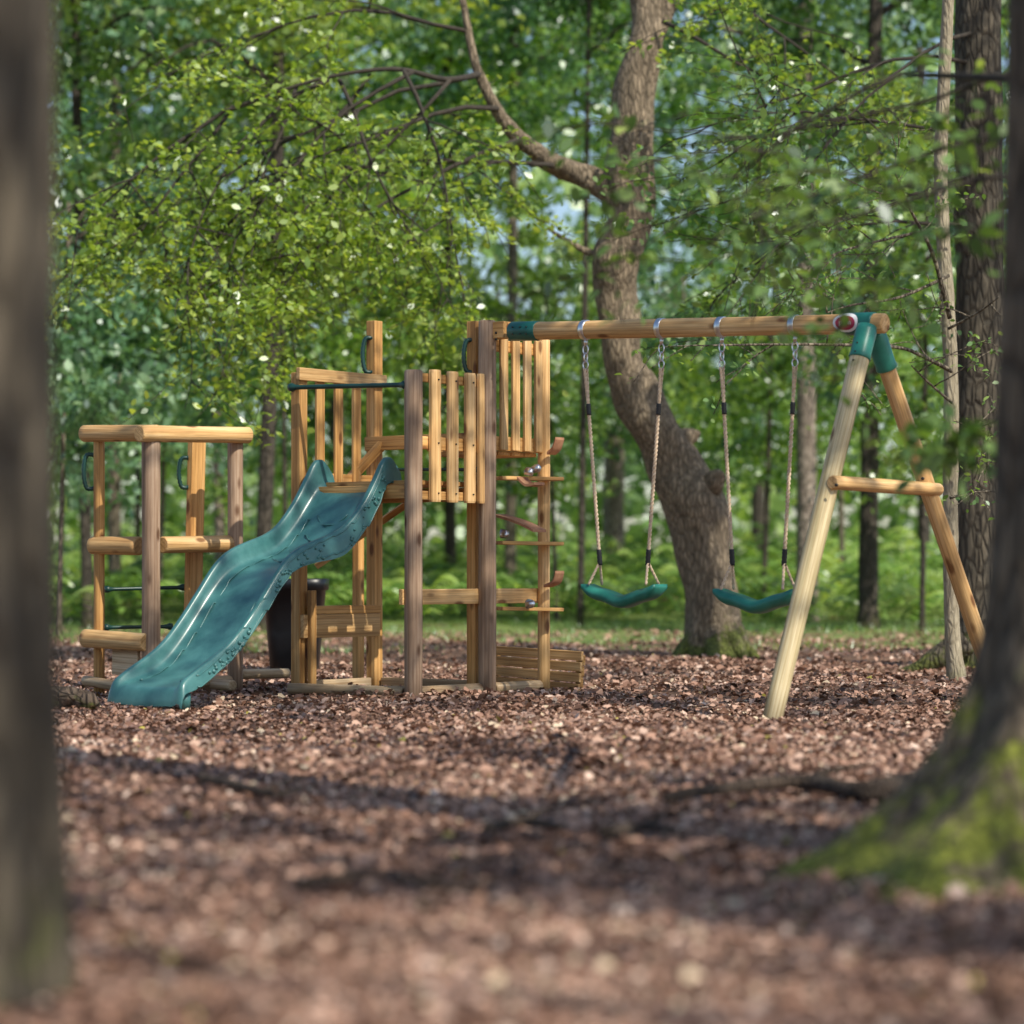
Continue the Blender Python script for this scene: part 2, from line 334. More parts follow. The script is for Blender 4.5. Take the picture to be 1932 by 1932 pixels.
board('post',up(A705,-.03),up(A705,zz(606,15.69)),.075,.07,M['gold'],T,V)
board('post',up(A895,-.03),up(A895,zz(606,15.2)),.075,.07,M['gold'],T,V)
board('post',up(A625,-.03),up(A625,1.15),.055,.055,M['gold'],T,V)
zt,zb=zz(700,14.85),zz(948,14.85)
for py,h in ((716,.05),(838,.075),(936,.05)):
    z=zz(py,14.85); board('rail',up(off(B,.03,-.02),z),up(off(B,.655,-.02),z),h,.035,M['gold'],T,V)
for fx in (.175,.335,.495):
    q=off(B,fx,.005); slat('slat',up(q,zb),up(q,zt-.003),.085,.036,M['round'],T,V)
    for zq in (zb+.05,zb+.34,zt-.06): bolt(up(off(B,fx,.043),zq),V,T,.005)
slat('slat',up(off(B,.6,.005),zb),up(off(B,.6,.005),zt),.05,.03,M['round'],T,V)
z=zz(713,15.4); board('rail',up(off(A565,-.06,.045),z),up(off(A705,.05,.045),z),.075,.03,M['round'],T,V)
z2=zz(905,15.4); board('rail',up(off(A565,.03,.0),z2),up(off(A705,-.03,.0),z2),.07,.03,M['gold'],T,V)
for fx in (.16,.325,.49): board('slat',up(off(A565,fx,.02),z2-.03),up(off(A565,fx,.02),z-.01),.07,.02,M['gold'],T,V)
z=zz(835,15.5); board('beam',up(off(A705,-.045,-.03),z),up(off(A895,-.045,.0),z),.085,.03,M['gold'],T,U)
board('beam',up(off(A705,0,.04),z+.015),up(off(A705,.0,.22),z+.015),.04,.05,M['gold'],T,U)
z=zz(934,15.3)
for (a,b) in ((off(A565,-.0,.04),off(B,0,-.055)),(off(A705,-.02,.04),off(A895,-.02,-.04))):
    board('beam',up(a,z),up(b,z),.08,.035,M['gold'],T,U)
for i in range(5): board('deck_board',up(off(A565,.1+.125*i,.03),z+.055),up(off(B,.1+.125*i,-.03),z+.055),.11,.025,M['gold'],T,UP)
board('beam',up(off(A565,.04,.0),z),up(off(A705,-.04,.0),z),.08,.035,M['gold'],T,V)
board('brace',W(640,925,15.5),W(722,838,15.6),.06,.035,M['gold'],T,V)
board('brace',W(772,948,15.6),W(600,1066,16.4),.05,.04,M['gold'],T,V)
zu=zz(838,15.3)
board('rail',up(off(A920,.04,.0),zu),up(off(A1025,-.02,.0),zu),.085,.035,M['gold'],T,V)
board('rail',up(off(A920,.04,.0),zz(655,15.3)),up(off(A1025,.04,.0),zz(655,15.3)),.07,.03,M['gold'],T,V)
for fx in (.12,.235,.35,.46): board('slat',up(off(A920,fx,.03),zu-.04),up(off(A920,fx,.03),zz(640,15.35)),.066,.02,M['round'],T,V)
board('rail',up(off(A907,-.5,0),zu),up(off(A907,0,0),zu),.07,.03,M['gold'],T,V)
for i in range(4): board('deck_board',up(off(A920,.06+.13*i,-.46),zu-.055),up(off(A920,.06+.13*i,-.02),zu-.055),.115,.025,M['gold'],T,UP)
z=zz(1125,15.1); board('rail',up(off(B,-.06,-.045),z),up(off(A1025,-.01,-.045),z+.0),.09,.03,M['round'],T,V)
z=zz(1180,15.4); board('bench_board',up(off(A565,-.03,.05),z),up(off(A705,-.02,.05),z),.14,.03,M['round'],T,V)
z=zz(1150,15.4); board('bench_board',up(off(A565,.03,.03),z),up(off(A705,-.0,.03),z),.05,.05,M['gold'],T,V)
for a,b in ((off(A565,-.04,-.04),off(B,0,-.07)),(off(B,.06,-.01),off(A920,-.06,-.01)),(off(A920,.06,0),off(A1025,-.04,0)),(off(A565,.05,-.6),off(A565,.35,-1.6))):
    pole('ground_log',up(a,.035),up(b,.035),.034,M['chip'],T,16)
board('ground_log',up(off(A565,.05,0),.05),up(off(A705,-.05,0),.05),.06,.04,M['chip'],T,V)
board('ground_log',up(off(A705,.02,.05),.05),up(off(A895,.02,-.05),.05),.06,.04,M['chip'],T,U)
for py in (902,1024,1148):
    board('step_board',W(940,py,15.32),W(1056,py+2,15.5),.12,.022,M['gold'],T,UP)
def curvewood(a,b,c,w):
    bm=bmesh.new(); P=crom([a,b,c],6); r=[]
    for p in P: r.append([bm.verts.new(p+U*(w*s)+UP*h) for s,h in ((-.5,0),(.5,0),(.5,.016),(-.5,.016))])
    for i in range(len(r)-1):
        for k in range(4): bm.faces.new((r[i][k],r[i][(k+1)%4],r[i+1][(k+1)%4],r[i+1][k]))
    bm.faces.new(r[0][::-1]); bm.faces.new(r[-1]); bmesh.ops.recalc_face_normals(bm,faces=bm.faces)
    bm_obj('curved_step',bm,M['copper'],T,Matrix.Identity(4))
curvewood(W(1040,858,15.5),W(1050,848,15.48),W(1056,830,15.46),.09)
curvewood(W(944,975,15.45),W(985,988,15.3),W(1018,1004,15.25),.13)
curvewood(W(1034,1108,15.5),W(1050,1100,15.45),W(1056,1082,15.42),.09)
curvewood(W(985,905,15.3),W(1000,918,15.28),W(1018,915,15.26),.10)
for px,py in ((998,890),(1012,884),(952,1008),(1000,1140)):
    c=W(px,py,15.3); mb=MB(); mb.ring_tube([c-V*.03,c-V*.02,c+V*.02,c+V*.03],[.012,.026,.022,.01],10,.3,px,freq=8); mb.build('step_bracket',M['steel'],T)
def bar(p0,p1,r,parent=T,mat=None,name='bar'):
    mb=MB(); p0=Vector(p0);p1=Vector(p1);d=(p1-p0).normalized()
    mb.ring_tube([p0,p0+d*.02,p0+d*.035,p0+d*.06,p1-d*.06,p1-d*.035,p1-d*.02,p1],[r*1.7,r*1.9,r*1.3,r,r,r*1.3,r*1.9,r*1.7],12); return mb.build(name,mat or M['dgreen'],parent)
bar(W(547,731,15.1),W(768,726,14.6),.014,name='safety_bar')
bar(W(722,886,15.6),W(905,886,15.15),.010)
def handle(px,py0,py1,D,parent):
    a=W(px+5,py0,D);b=W(px+5,py1,D);o=Vector((-.052,-.012,0))
    P=crom([a,a+o*.8+Vector((0,0,-.008)),(a+b)/2+o*1.1,b+o*.8+Vector((0,0,.008)),b],8)
    rr=[.0115+(.004 if i%2 else 0) for i in range(len(P))]; rr[0]=rr[-1]=.018
    mb=MB(); mb.ring_tube(P,rr,10); mb.build('grab_handle',M['dgreen'],parent)
handle(697,638,702,15.66,T); handle(888,642,702,15.2,T)
for py in (628,640): bolt(W(936,py,15.08),V,T,.008)
board('joint_block',off(A920,.03,.03,zz(623,15.1)),off(A920,.03,.13,zz(623,15.1)),.10,.08,M['gold'],T,U)
# ------------------------------------------------------------------ small left deck
def at(px,D): v=W(px,HZ,D); return Vector((v.x,v.y,0))
L285=at(285,15.4);L445=at(444,15.95);L187=at(187,15.7);L370=at(372,16.2)
K=thing('lookout_deck',(L285+L370)/2,'small low timber deck of round posts and log rails left of the slide','climbing frame')
pole('post',up(L285,-.05),up(L285,zz(812,15.4)),.056,M['grey'],K)
pole('post',up(L445,-.05),up(L445,zz(822,15.95)),.049,M['grey'],K)
pole('post',up(L187,-.05),up(L187,zz(830,15.7)),.034,M['gold'],K)
board('post',up(L370,-.03)+Vector((-.04,0,0)),up(L370,zz(812,16.2)),.12,.045,M['gold'],K,V)
pole('log_rail',W(158,818,15.75),W(298,817,15.36),.051,M['round'],K)
pole('log_rail',W(262,818,15.28),W(469,821,15.95),.051,M['round'],K)
pole('log_rail',W(174,1029,15.72),W(264,1030,15.48),.056,M['round'],K)
pole('log_rail',W(306,1028,15.45),W(432,1026,15.93),.052,M['round'],K)
board('deck_board',W(180,1022,16.0),W(425,1022,16.1),.3,.03,M['gold'],K,UP)
pole('log_rail',W(160,1204,15.66),W(276,1212,15.35),.056,M['round'],K)
board('panel',W(214,1246,15.58),W(262,1250,15.42),.17,.025,M['chip'],K,-U)
bar(W(198,1112,16.0),W(350,1108,16.2),.012,K); bar(W(196,1184,15.9),W(325,1182,16.1),.012,K)
handle(171,858,922,15.72,K); handle(350,864,920,16.15,K)
pole('ground_log',W(160,1284,15.7),W(245,1298,15.3),.032,M['chip'],K,14)
pole('ground_log',W(300,1295,15.4),W(440,1283,15.95),.032,M['chip'],K,14)
pole('ground_log',W(455,1272,16.3),W(545,1270,16.5),.032,M['chip'],K,14)
# ------------------------------------------------------------------ slide
S0=Vector((-.90,14.95,0))-V*.01
SL=thing('slide',S0-U*.85,'wavy teal green plastic slide running down from the tower onto the leaves','slide')
prof=[(-.06,1.235,.08),(-.02,1.232,.13),(.03,1.22,.175),(.09,1.19,.185),(.16,1.115,.16),(.264,1.0,.135),(.40,.885,.12),(.52,.825,.12),(.66,.785,.12),(.78,.745,.12),(.88,.69,.12),(.967,.61,.12),(1.08,.485,.115),(1.2,.355,.115),(1.33,.24,.11),(1.45,.175,.10),(1.56,.145,.075),(1.66,.12,.045),(1.70,.10,.03),(1.72,.05,.02),(1.725,.012,.018)]
pp=crom([Vector(p) for p in prof],4)
def wobf(s): return (1+.02*math.sin(s*7.5))*(1.0 if s<.5 else 1-.05*min(1,(s-.5)/.5))
def skf(s,H):
    base=.15 if s<.45 else .15-.06*min(1,(s-.45)/.45)
    return min(base,.02+H*1.2)
def sec(H,s):
    sk=skf(s,H)
    h=[(.300,H-sk),(.293,H-sk*.5),(.285,H-.012),(.277,H-.001),(.256,H),(.248,H-.010),(.242,H*.62),(.234,H*.28),(.218,H*.08),(.185,.004),(.08,0)]
    return [(-a,b) for a,b in h]+[(0,-.002)]+[(a,b) for a,b in h[::-1]]
mb=MB(); n=None
for q in pp:
    s,z,H=q; sc=sec(H,s); n=len(sc)
    for a,b in sc:
        p=S0-U*s+V*(a*wobf(s)); mb.v.append(Vector((p.x,p.y,max(.004,z+b))))
for i in range(len(pp)-1):
    for k in range(n-1): mb.f.append((i*n+k,(i+1)*n+k,(i+1)*n+k+1,i*n+k+1))
def slpt(s,side,k):
    best=min(pp,key=lambda q:abs(q[0]-s)); _,z,H=best; sk=skf(s,H)
    return S0-U*s+V*(side*(.285+.016*k)*wobf(s))+UP*(z+H-.012-(sk-.012)*k)
rr=random.Random(5)
for grp,nn in (((.1,.4),20),((.6,1.0),26),((1.15,1.52),24)):
    for i in range(nn):
        s=rr.uniform(*grp); k=rr.uniform(.25,.85); p=slpt(s,1,k); r=rr.uniform(.007,.014)
        mb.ring_tube([p-V*.004,p+V*.002,p+V*.008,p+V*.011],[r,r,r*.7,r*.2],8)
for kk in (.1,.88):
    P=[slpt(s,1,kk+.1*math.sin(s*9))+V*.001 for s in np.linspace(.1,1.6,60)]
    mb.ring_tube(P,[.0045]*60,6)
def fl(s,a):
    q=min(pp,key=lambda q:abs(q[0]-s)); return S0-U*s+V*a+UP*(q[1]+.002)
for sd_ in (-1,1):
    mb.ring_tube([fl(s,sd_*.165*wobf(s))+UP*.004 for s in np.linspace(.15,1.6,60)],[.005]*60,6)
for s0 in (.22,.33,.46,.6):
    P=[fl(s0+.06*(1-abs(a)/.12),a) for a in np.linspace(-.12,.12,9)]
    mb.ring_tube(P,[.002]+[.006]*7+[.002],6)
ch=mb.build('chute',M['slide'],SL)
for sd in (-1,1):
    c=S0-U*1.64+V*(.225*sd); mb=MB(); mb.ring_tube([up(c,0),up(c,.085)],[.03,.035],14); mb.build('foot',M['slide'],SL)
# ------------------------------------------------------------------ swing frame
BO=Vector((A920.x,A920.y,0))
def bk(px):
    t=(px-CX)/F; return (t*BO.y-BO.x)/(.788+.616*t)
ZL,ZR=2.157,2.045; kR=bk(1671)
def beam(k): p=BO+V*k; return Vector((p.x,p.y,ZL+(ZR-ZL)*(k/kR)))
SF=thing('swing_support',at(1650,13.6),'long round swing beam carried by a splayed two legged end with teal brackets','swing frame')
pole('beam',beam(bk(1012)),beam(kR),.053,M['round'],SF,28)
bd=(beam(kR)-beam(0)).normalized()
def sleeve(k0,k1,r,name='bracket',mat='teal'):
    mb=MB(); a=beam(k0);b=beam(k1); mb.ring_tube([a,a+bd*.006,b-bd*.006,b],[r-.004,r,r,r-.004],28); return mb.build(name,M[mat],SF)
sleeve(bk(966),bk(1016),.0575)
for kx in (978,992,1004):
    for dz in (-.02,.02): bolt(beam(bk(kx))-U*.057+UP*dz,-U,SF,.004,M['bolt'])
sleeve(bk(1592),bk(1651),.061)
FF=at(1455,12.9)+UP*-.04; RF=at(1890,14.5)+UP*-.04
ft=W(1634,625,13.45); rt=W(1652,632,13.62)
pole('leg',FF,ft,.052,M['pale'],SF); pole('leg',RF,rt,.047,M['round'],SF)
for a,b,py in ((ft,FF,680),(rt,RF,690)):
    d=(b-a).normalized(); L=(a.z-zz(py,13.5))/abs(d.z)
    mb=MB(); mb.ring_tube([a-d*.03,a,a+d*(L-.03),a+d*(L-.006),a+d*L],[.05,.058,.056,.060,.056],24); mb.build('leg_socket',M['teal_light'],SF)
    for i in range(3): bolt(a+d*(.07+.05*i)-U*.058,-U,SF,.005,M['bolt'])
pole('crossbar',W(1570,910,13.15),W(1771,924,14.0),.037,M['round'],SF)
bolt(W(1741,903,13.86),-U,SF,.009); bolt(W(1758,921,13.95),(.3,-.9,0),SF,.01); bolt(W(1578,915,13.1),-U,SF,.009)
R0=.0625
def onsleeve(a,b,kc,h):
    c=beam(kc+a); ang=b/R0+.1; nn=-U*math.cos(ang)+UP*math.sin(ang); return c+nn*(R0+h)
kc=bk(1606)
def disc(name,rx,ry,cx,cy,h,mat):
    mb=MB(); mb.v.append(onsleeve(cx,cy,kc,h)); J=6
    for j in range(1,J+1):
        for k in range(28):
            a=2*math.pi*k/28; mb.v.append(onsleeve(cx+rx*j/J*math.cos(a),cy+ry*j/J*math.sin(a),kc,h))
    for k in range(28): mb.f.append((0,1+k,1+(k+1)%28))
    for j in range(J-1):
        for k in range(28): mb.f.append((1+j*28+k,1+(j+1)*28+k,1+(j+1)*28+(k+1)%28,1+j*28+(k+1)%28))
    return mb.build(name,mat,SF)
disc('sticker',.076,.058,0,0,.0015,M['white']); disc('sticker_emblem',.060,.038,0.0,-.004,.0045,M['maroon'])
cu=bpy.data.curves.new('t','FONT'); cu.body='plum'; cu.size=.034; cu.align_x='CENTER'; cu.align_y='CENTER'
to=bpy.data.objects.new('t',cu); COL.objects.link(to); dg=bpy.context.evaluated_depsgraph_get()
tm=bpy.data.meshes.new_from_object(to.evaluated_get(dg)); bpy.data.objects.remove(to)
tm.name='sticker_lettering'; oo=WM[SF.name].translation
for v in tm.vertices: v.co=onsleeve(v.co.x*1.15,v.co.y-.003,kc,.0065)-oo
tm.materials.clear(); tm.materials.append(M['white']); place(bpy.data.objects.new('sticker_lettering',tm),SF,Matrix.Translation(oo))
# swings
def rope(name,a,b,parent,r=.0072,pitch=.05):
    a=Vector(a);b=Vector(b);d=b-a;L=d.length;z=d.normalized();x=z.orthogonal().normalized();y=z.cross(x)
    mb=MB(); n=max(6,int(L/.012))
    for ph in (0,math.pi):
        P=[a+z*(L*i/n)+(x*math.cos(ph+L*i/n/pitch*6.28)+y*math.sin(ph+L*i/n/pitch*6.28))*r*.8 for i in range(n+1)]
        mb.ring_tube(P,[r]*len(P),6)
    return mb.build(name,M['rope'],parent)
def ring(c,ax,R,r,sc=1.,name='link',parent=None,mat='steel'):
    ax=ax.normalized(); x=UP-ax*UP.dot(ax); x.normalize(); y=ax.cross(x); mb=MB(); n=20
    for i in range(n):
        a=2*math.pi*i/n; rad=x*math.cos(a)*sc+y*math.sin(a); c0=c+rad*R; rn=rad.normalized()
        for k in range(6): b=2*math.pi*k/6; mb.v.append(c0+(rn*math.cos(b)+ax*math.sin(b))*r)
    for i in range(n):
        for k in range(6): mb.f.append((i*6+k,((i+1)%n)*6+k,((i+1)%n)*6+(k+1)%6,i*6+(k+1)%6))
    return mb.build(name,M[mat],parent)
def swing(pxs,sx,sy,label,tilt):
    c=BO+V*bk((sx[0]+sx[1])/2); zc=zz((sy),c.y)
    root=thing('swing',Vector((c.x,c.y,zc)),label,'swing','rope swings hanging from the long beam')
    for px,spx in zip(pxs,sx):
        k=bk(px); p=beam(k)
        mb=MB(); mb.ring_tube([p-bd*.018,p-bd*.017,p+bd*.017,p+bd*.018],[.0545,.057,.057,.0545],26); mb.build('hanger_strap',M['steel'],root)
        mb=MB(); h=p-UP*.055; mb.ring_tube([h,h-UP*.035],[.012,.010],10); mb.build('hanger_bolt',M['steel'],root)
        ring(h-UP*.06,U,.018,.0045,1.5,parent=root); ring(h-UP*.105,V,.016,.005,1.5,'carabiner',root); ring(h-UP*.15,U,.018,.0045,1.3,parent=root)
        top=h-UP*.17; kb=bk(spx); q=BO+V*kb; bot=Vector((q.x,q.y,zz(1050,q.y)))
        mid=top+(bot-top)*.22
        rope('rope',top+U*.012,mid,root,.0058); rope('rope',top-U*.012,mid,root,.0058)
        d=(bot-mid).normalized()
        for s0,s1 in ((mid-d*.035,mid+d*.03),(bot-d*.04,bot+d*.05)):
            mb=MB(); L=(s1-s0); mb.ring_tube([s0+L*t for t in np.linspace(0,1,9)],[.013 if i%2 else .016 for i in range(9)],10); mb.build('rope_sleeve',M['sleeve'],root)
        rope('rope',mid,bot,root)
        for sgn in (-1,1):
            e=Vector((q.x,q.y,zc+.075))+U*(.065*sgn)+V*(.03 if spx==sx[1] else -.03); rope('rope',bot+d*.03,e,root,.0055)
    mb=MB(); nx,ny=29,9; hl=.255
    for side in (0,1):
        for i in range(nx):
            t=-1+2*i/(nx-1); wd=.08*(1-.25*abs(t)**6)+.008*math.cos(t*6)
            zs=.085*abs(t)**2.2-.008*math.cos(t*7)
            for j in range(ny):
                s=-1+2*j/(ny-1); e=(1-abs(s)**4)*(1-abs(t)**14)
                p=Vector((c.x,c.y,zc))+V*(t*hl)+U*(s*wd)+UP*(zs+((.022+.008*abs(s)**2)*e if side else -.026*e-.024)+tilt*t)
                mb.v.append(p)
    nn=nx*ny
    for i in range(nx-1):
        for j in range(ny-1):
            a=i*ny+j; mb.f.append((a,a+1,a+ny+1,a+ny)); mb.f.append((nn+a,nn+a+ny,nn+a+ny+1,nn+a+1))
    for i in range(nx-1):
        for j in (0,ny-1): a=i*ny+j; mb.f.append((a,a+ny,nn+a+ny,nn+a))
    for j in range(ny-1):
        for i in (0,nx-1): a=i*ny+j; mb.f.append((a,a+1,nn+a+1,nn+a))
    mb.build('seat',M['teal_light'],root)
swing((1105,1248),(1131,1223),1128,'left green swing seat on tan ropes, nearer the tower',.0)
swing((1362,1500),(1381,1480),1138,'right green swing seat on tan ropes, nearer the splayed legs',.0)
# ------------------------------------------------------------------ tub, plank box
bp=at(556,18.0); BN=thing('tub',bp,'tall black tapered plastic tub standing behind the slide','tub')
bm=bmesh.new(); rows=[(0,.15),(.01,.165),(.3,.19),(.6,.215),(.605,.235),(.68,.24),(.685,.225),(.62,.205),(.2,.17)]
vr=[]
for z,r in rows:
    vr.append([bm.verts.new((r*math.copysign(abs(math.cos(a))**.45,math.cos(a)),r*math.copysign(abs(math.sin(a))**.45,math.sin(a)),z)) for a in np.linspace(0,2*math.pi,33)[:-1]])
for i in range(len(vr)-1):
    for k in range(32): bm.faces.new((vr[i][k],vr[i][(k+1)%32],vr[i+1][(k+1)%32],vr[i+1][k]))
bm.faces.new(vr[0][::-1]); bm.faces.new(vr[-1])
bm_obj('bucket',bm,M['black'],BN,Matrix.Translation(bp),True)
PB=thing('plank_box',at(1015,15.9),'low sloping box of horizontal planks behind the right tower post','box')
for i in range(4):
    y0=1229+19*i
    board('plank',W(932,y0-2,16.05),W(1099-2*i,y0+9+3*i*.5,15.55),.058,.022,M['round'],PB,-U)
for i in range(3): board('plank',W(1101-2*i,1246+21*i,15.56),W(1092,1243+17*i,16.1),.062,.022,M['gold'],PB,V)
board('corner_post',W(1094,1246,15.62),W(1092,1302,15.62),.035,.035,M['gold'],PB,V); board('corner_post',W(938,1234,16.1),W(938,1288,16.1),.035,.035,M['gold'],PB,V)
# ------------------------------------------------------------------ trees
def leafobj(name,me,parent,loc,rot=(0,0,0),sc=(1,1,1)):
    o=bpy.data.objects.new(name,me); m=Matrix.Translation(loc)@Matrix.Rotation(rot[2],4,'Z')@Matrix.Rotation(rot[0],4,'X')@Matrix.Diagonal((*sc,1)); return place(o,parent,m)
class Spray:
    def __init__(s,seed): s.r=random.Random(seed); s.mb=MB(); s.pts=[]
    def grow(s,p,d,L,r,depth,droop=.25,sub=5,leafd=26,wig=.35):
        R=s.r; n=7; P=[Vector(p)]; d=Vector(d).normalized()
        for i in range(n):
            d=(d+Vector((R.uniform(-1,1),R.uniform(-1,1),R.uniform(-1,1)))*wig*.5-UP*droop*.12).normalized(); P.append(P[-1]+d*L/n)
        s.mb.ring_tube(P,[max(.003,r*(1-.75*i/n)) for i in range(n+1)],6 if r<.03 else 10)
        if depth==0:
            for k in range(leafd):
                t=R.uniform(.1,1)*n; i=min(int(t),n-1); q=P[i].lerp(P[i+1],t-i); s.pts.append(q+Vector((R.gauss(0,.06),R.gauss(0,.06),R.gauss(0,.03))))
            return
        for k in range(sub):
            t=R.uniform(.25,1)*n; i=min(int(t),n-1); q=P[i].lerp(P[i+1],t-i); dd=(P[i+1]-P[i]).normalized()
            side=Vector((R.uniform(-1,1),R.uniform(-1,1),R.uniform(-.6,.5))).normalized()
            s.grow(q,dd*.6+side*.8,L*R.uniform(.4,.65),r*.45,depth-1,droop,sub,leafd,wig)
    def finish(s,parent,wmat,lmat,L,seed=1,name='foliage',bn='branches',vb=.5):
        s.mb.build(bn,wmat,parent)
        if s.pts:
            g=np.random.default_rng(seed); C=np.array([tuple(q) for q in s.pts]); me=leaf_mesh(name,C-np.array(WM[parent.name].translation),L*g.uniform(.6,1.2,len(C)),vb+g.normal(size=len(C))*.22,lmat,.8,.1,rg=g)
            place(bpy.data.objects.new(name,me),parent,Matrix.Translation(WM[parent.name].translation))
def pxpath(lst,D):
    out=[]
    for a in lst:
        px,py,w=a[:3]; d=a[3] if len(a)>3 else D; p=W(px,py,d); out.append((p.x,p.y,p.z,w*d/F/2))
    return out
DO=22.6
OK=thing('oak_tree',at(1345,DO),'crooked old oak trunk bending behind the two swings','tree')
P,Rr=crom4(pxpath([(1348,1258,150),(1347,1232,130),(1345,1190,112),(1338,1120,100),(1326,1040,100),(1312,960,112),(1278,895,104),(1236,820,86),(1198,740,84),(1174,680,72),(1168,600,78),(1160,520,86),(1176,455,84),(1192,400,88),(1190,330,92),(1192,200,76),(1222,60,66),(1210,-120,58)],DO),7)
mb=MB(); mb.ring_tube(P,Rr,32,.15,3,freq=3.8)
for L in ([(1192,400,70),(1160,362,62),(1115,338,50),(1060,318,42),(1010,285,34,22.3),(960,240,26,22.1),(900,130,18,22.0),(870,-20,12,22)],[(1150,490,26),(1115,478,15),(1070,455,10),(1035,432,6)],[(1192,160,40),(1250,40,30),(1300,-80,24)],[(1258,850,50),(1286,830,42),(1312,818,24),(1318,812,8)],[(1328,930,50),(1350,905,40,22.4),(1364,897,20,22.4)]):
    q,r=crom4(pxpath(L,DO),5); mb.ring_tube(q,r,14,.15,5,freq=3.5)
for a in (-.4,.5,1.6,2.6,3.6,4.6,5.4):
    c=at(1348,DO); d=Vector((math.cos(a),-abs(math.sin(a)) if a>3 else math.sin(a),0)); q=[c+UP*.28+d*.12,c+d*.24+UP*.10,c+d*.34+UP*.02,c+d*.42-UP*.06]; mb.ring_tube(crom(q,4),[.12-.008*i for i in range(13)],10,.15,a)
mb.build('trunk',M['oakbark'],OK)
sp=Spray(11)
for (px,py,D,dx,dy,dz,L,r) in ((1045,312,22.2,-1,-.2,-.05,2.0,.024),(985,262,21.9,-1,-.3,-.2,2.4,.024),(940,205,22,-1,-.5,-.2,2.4,.024),(905,140,22,-1,-.1,-.3,2.6,.024),(890,60,22,-1,-.3,.1,2.4,.02),(1250,40,22.4,.8,-.3,-.25,1.8,.02),(1300,-60,22.4,.8,-.4,-.3,2.2,.02)):
    sp.grow(W(px,py,D),(dx,dy,dz),L,r,2,.5,6,21)
q=crom([W(905,140,22),W(840,150,21.5),W(740,130,21.2),W(600,150,21.1),W(450,200,21)],5); sp.mb.ring_tube(q,[.03-.001*i for i in range(len(q))],8)
for (px,py,dx,dz,L) in ((850,150,-.5,-.6,2.1),(780,135,-.9,-.35,2.3),(700,140,-.6,-.6,2.3),(620,150,-.8,-.5,2.4),(560,160,-.3,-.7,2.0),(480,190,-.9,-.4,2.0),(440,200,-.5,-.6,1.7),(760,130,.4,-.6,1.9),(640,150,.3,-.75,1.9)):
    sp.grow(W(px,py,21.2),(dx,-.25,dz),L,.02,2,.5,6,21)
sp.finish(OK,M['twig'],M['leafyel'],.08,5,vb=.6)
T2=thing('mature_tree',at(1848,20),'thick dark straight trunk at the right edge behind the splayed swing legs','tree')
P,Rr=crom4(pxpath([(1835,1275,170),(1840,1245,125),(1847,1180,104),(1850,1050,96),(1850,800,94),(1848,500,92),(1847,200,88),(1844,-150,80)],20),6)
mb=MB(); mb.ring_tube(P,Rr,26,.07,9,freq=3)
q,r=crom4(pxpath([(1820,1205,60),(1775,1240,46),(1730,1262,30),(1690,1275,14)],19.7),5); mb.ring_tube(q,r,12,.15,4)
mb.build('trunk',M['bigbark'],T2)
sp=Spray(21)
for px,py,dx,dz,L in ((1840,250,-1,.0,2.2),(1840,120,-1,.1,2.4),(1840,420,-1,-.1,1.8),(1845,60,-.6,-.2,2.2),(1840,330,-1,-.3,1.6)): sp.grow(W(px,py,19.9),(dx,-.4,dz),L,.018,2,.3,5,15)
sp.finish(T2,M['twig'],M['leaf'],.08,7)
T3=thing('slender_tree',at(1803,16.9),'slender pale sapling with bare side branches beside the splayed swing legs','tree')
P,Rr=crom4(pxpath([(1806,1296,40),(1803,1270,36),(1797,1200,30),(1793,1050,28),(1794,850,28),(1794,700,28),(1786,560,28),(1777,400,27),(1775,280,26),(1784,100,24),(1794,-80,20)],16.9),5)
mb=MB(); mb.ring_tube(P,Rr,16,.08,2,freq=3); mb.build('trunk',M['saplingbark'],T3)
sp=Spray(33)
for pts,w in (([(1795,700),(1740,672),(1690,655),(1560,650),(1430,650),(1330,652)],9),([(1792,600),(1760,480),(1720,400),(1690,330)],10),([(1795,830),(1850,805),(1890,790)],5),([(1796,760),(1750,720),(1720,690)],6),([(1793,940),(1840,925),(1890,930)],5),([(1790,620),(1845,590),(1885,560)],6),([(1780,430),(1700,445),(1600,470),(1530,500)],7),([(1790,520),(1700,560),(1610,575),(1560,590)],7)):
    pts3=[W(x,y,16.8-.25*i) for i,(x,y) in enumerate(pts)]; P=crom(pts3,4); sp.mb.ring_tube(P,[max(.004,w*16.8/F/2*(1-.7*i/len(P))) for i in range(len(P))],7)
    for i in range(3,len(P),3): sp.grow(P[i],(sp.r.uniform(-1,.3),sp.r.uniform(-.5,.5),sp.r.uniform(-.5,.5)),.45,.006,1,.3,3,10)
sp.finish(T3,M['slimbark'],M['leaf'],.05,8)
